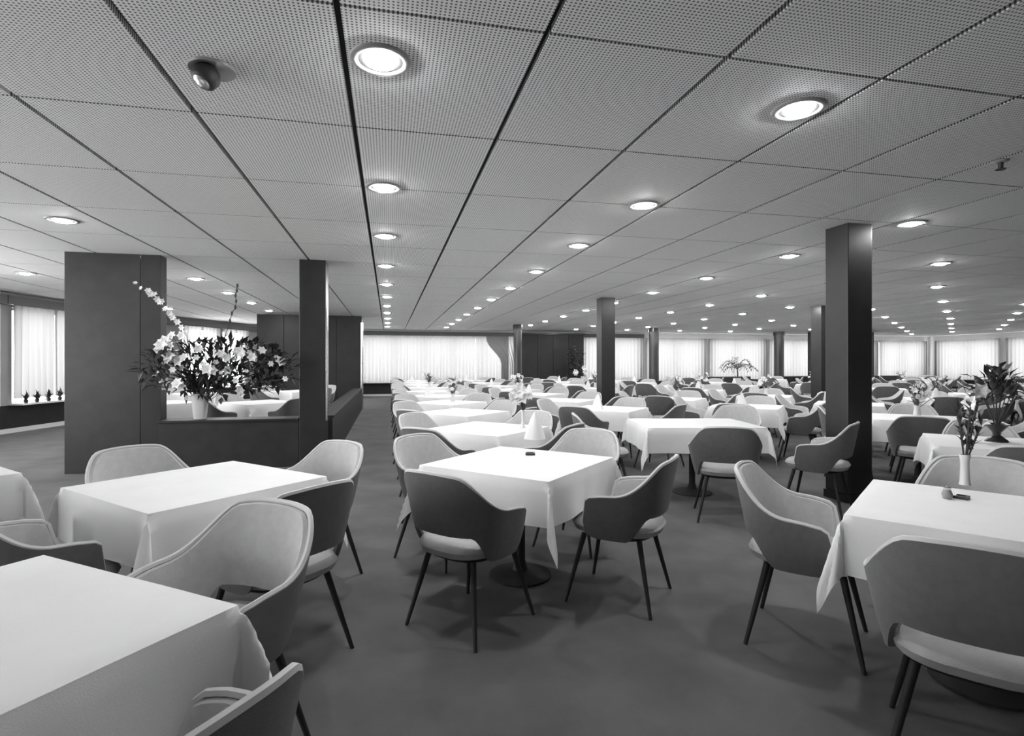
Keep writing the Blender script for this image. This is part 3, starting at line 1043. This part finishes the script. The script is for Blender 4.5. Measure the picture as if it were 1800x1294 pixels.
# big leafy plant before the dark screen
pl = PV(1012, 690, 21.6)
e = empty('floor_plant', (pl.x, 21.6, 0))
tag(e, 'tall dark leafy plant with pale blossoms beside the black screen', 'plant')
MB().lathe([(0.14, 0), (0.19, 0.36), (0.17, 0.36)], 18).build('pot', 'vase', e, True)
lf = MB()
rnd = random.Random(77)
for k in range(170):
    z = rnd.uniform(.5, 2.0)
    rr = rnd.uniform(.03, .42) * (1 - .25 * abs(z - 1.2))
    a = rnd.uniform(0, 6.28)
    b0 = Vector((rr * .5 * math.cos(a), rr * .5 * math.sin(a), z))
    leaf_mesh(lf, b0, b0 + Vector((math.cos(a), math.sin(a), rnd.uniform(-.5, .7))).normalized() * rnd.uniform(.2, .36), .11)
x = lf.build('foliage', 'leaf', e); x['kind'] = 'stuff'
MB().tube([(0, 0, .3), (.03, 0, 1.0), (-.02, 0, 1.8)], .02, 6).build('trunk', 'stem', e)
for k in range(7):
    o = put('blossom', BL[.085], e); o.location = (rnd.uniform(-.3, .35), -.35, rnd.uniform(.6, 1.2)); o.scale = (1.5,) * 3; orient(o, rnd, (0, -1, .3))

# ashtrays and shakers
def ashtray(p, label, rot=0.0, s=0.03):
    e = empty('ashtray', p, rot)
    tag(e, label, 'ashtray')
    f = MB()
    f.box(-s, s, -s, -s * .72, 0, .013).box(-s, s, s * .72, s, 0, .013).box(-s, -s * .72, -s * .72, s * .72, 0, .013).box(s * .72, s, -s * .72, s * .72, 0, .013)
    f.build('rim', 'black', e)
    MB().box(-s * .72, s * .72, -s * .72, s * .72, 0, .006).build('dish', 'vase', e)
p = P(932, 799, ZC)
ashtray((p.x, p.y, ZC), 'small square black ashtray with white dish on the middle table', -YAW, 0.032)
p = P(1665, 876, ZC)
e = empty('salt_shaker', (p.x, p.y, ZC)); tag(e, 'small pale glass shaker beside the slim white vase', 'shaker')
MB().lathe([(.018, 0), (.022, .02), (.014, .04)], 12).build('jar', 'ring', e, True)
MB().lathe([(.014, .0405), (.015, .05), (.006, .055)], 12).build('cap', 'metal', e, True)
p = P(1690, 876, ZC)
ashtray((p.x, p.y, ZC), 'tiny dark ashtray beside the slim white vase', 0.4, 0.026)

def napkin(x, y, label, group=None, h=0.20, rz=0.0):
    mb = MB()
    n = 14
    vv = []
    for j in range(5):
        t = j / 4
        for k in range(n):
            a = 2 * PI * k / n
            r = (.075 * (1 - t) ** .8 + .012) * (1 + .16 * math.sin(3 * a))
            vv.append((r * math.cos(a), r * .75 * math.sin(a), h * t))
    ff = [(j * n + k, j * n + (k + 1) % n, (j + 1) * n + (k + 1) % n, (j + 1) * n + k) for j in range(4) for k in range(n)]
    ff.append(tuple(4 * n + k for k in range(n)))
    o = mb.add(vv, ff).build('folded_napkin', 'napkin', None, True)
    o.location = (x, y, ZC)
    o.rotation_euler = (0, 0, rz)
    tag(o, label, 'napkin', group)
    return o
p = P(941, 772, ZC)
napkin(p.x, p.y, 'tall folded white napkin standing next to the stem vase', h=0.22)
rnd = random.Random(8)
for k, (x, y) in enumerate(far_tables[2:34:2]):
    napkin(x - 0.17, y - 0.12, 'folded white napkin on ' + WHERE[(x, y)], 'napkins on the far tables', 0.2, rnd.random() * 3)

bpy.context.view_layer.update()
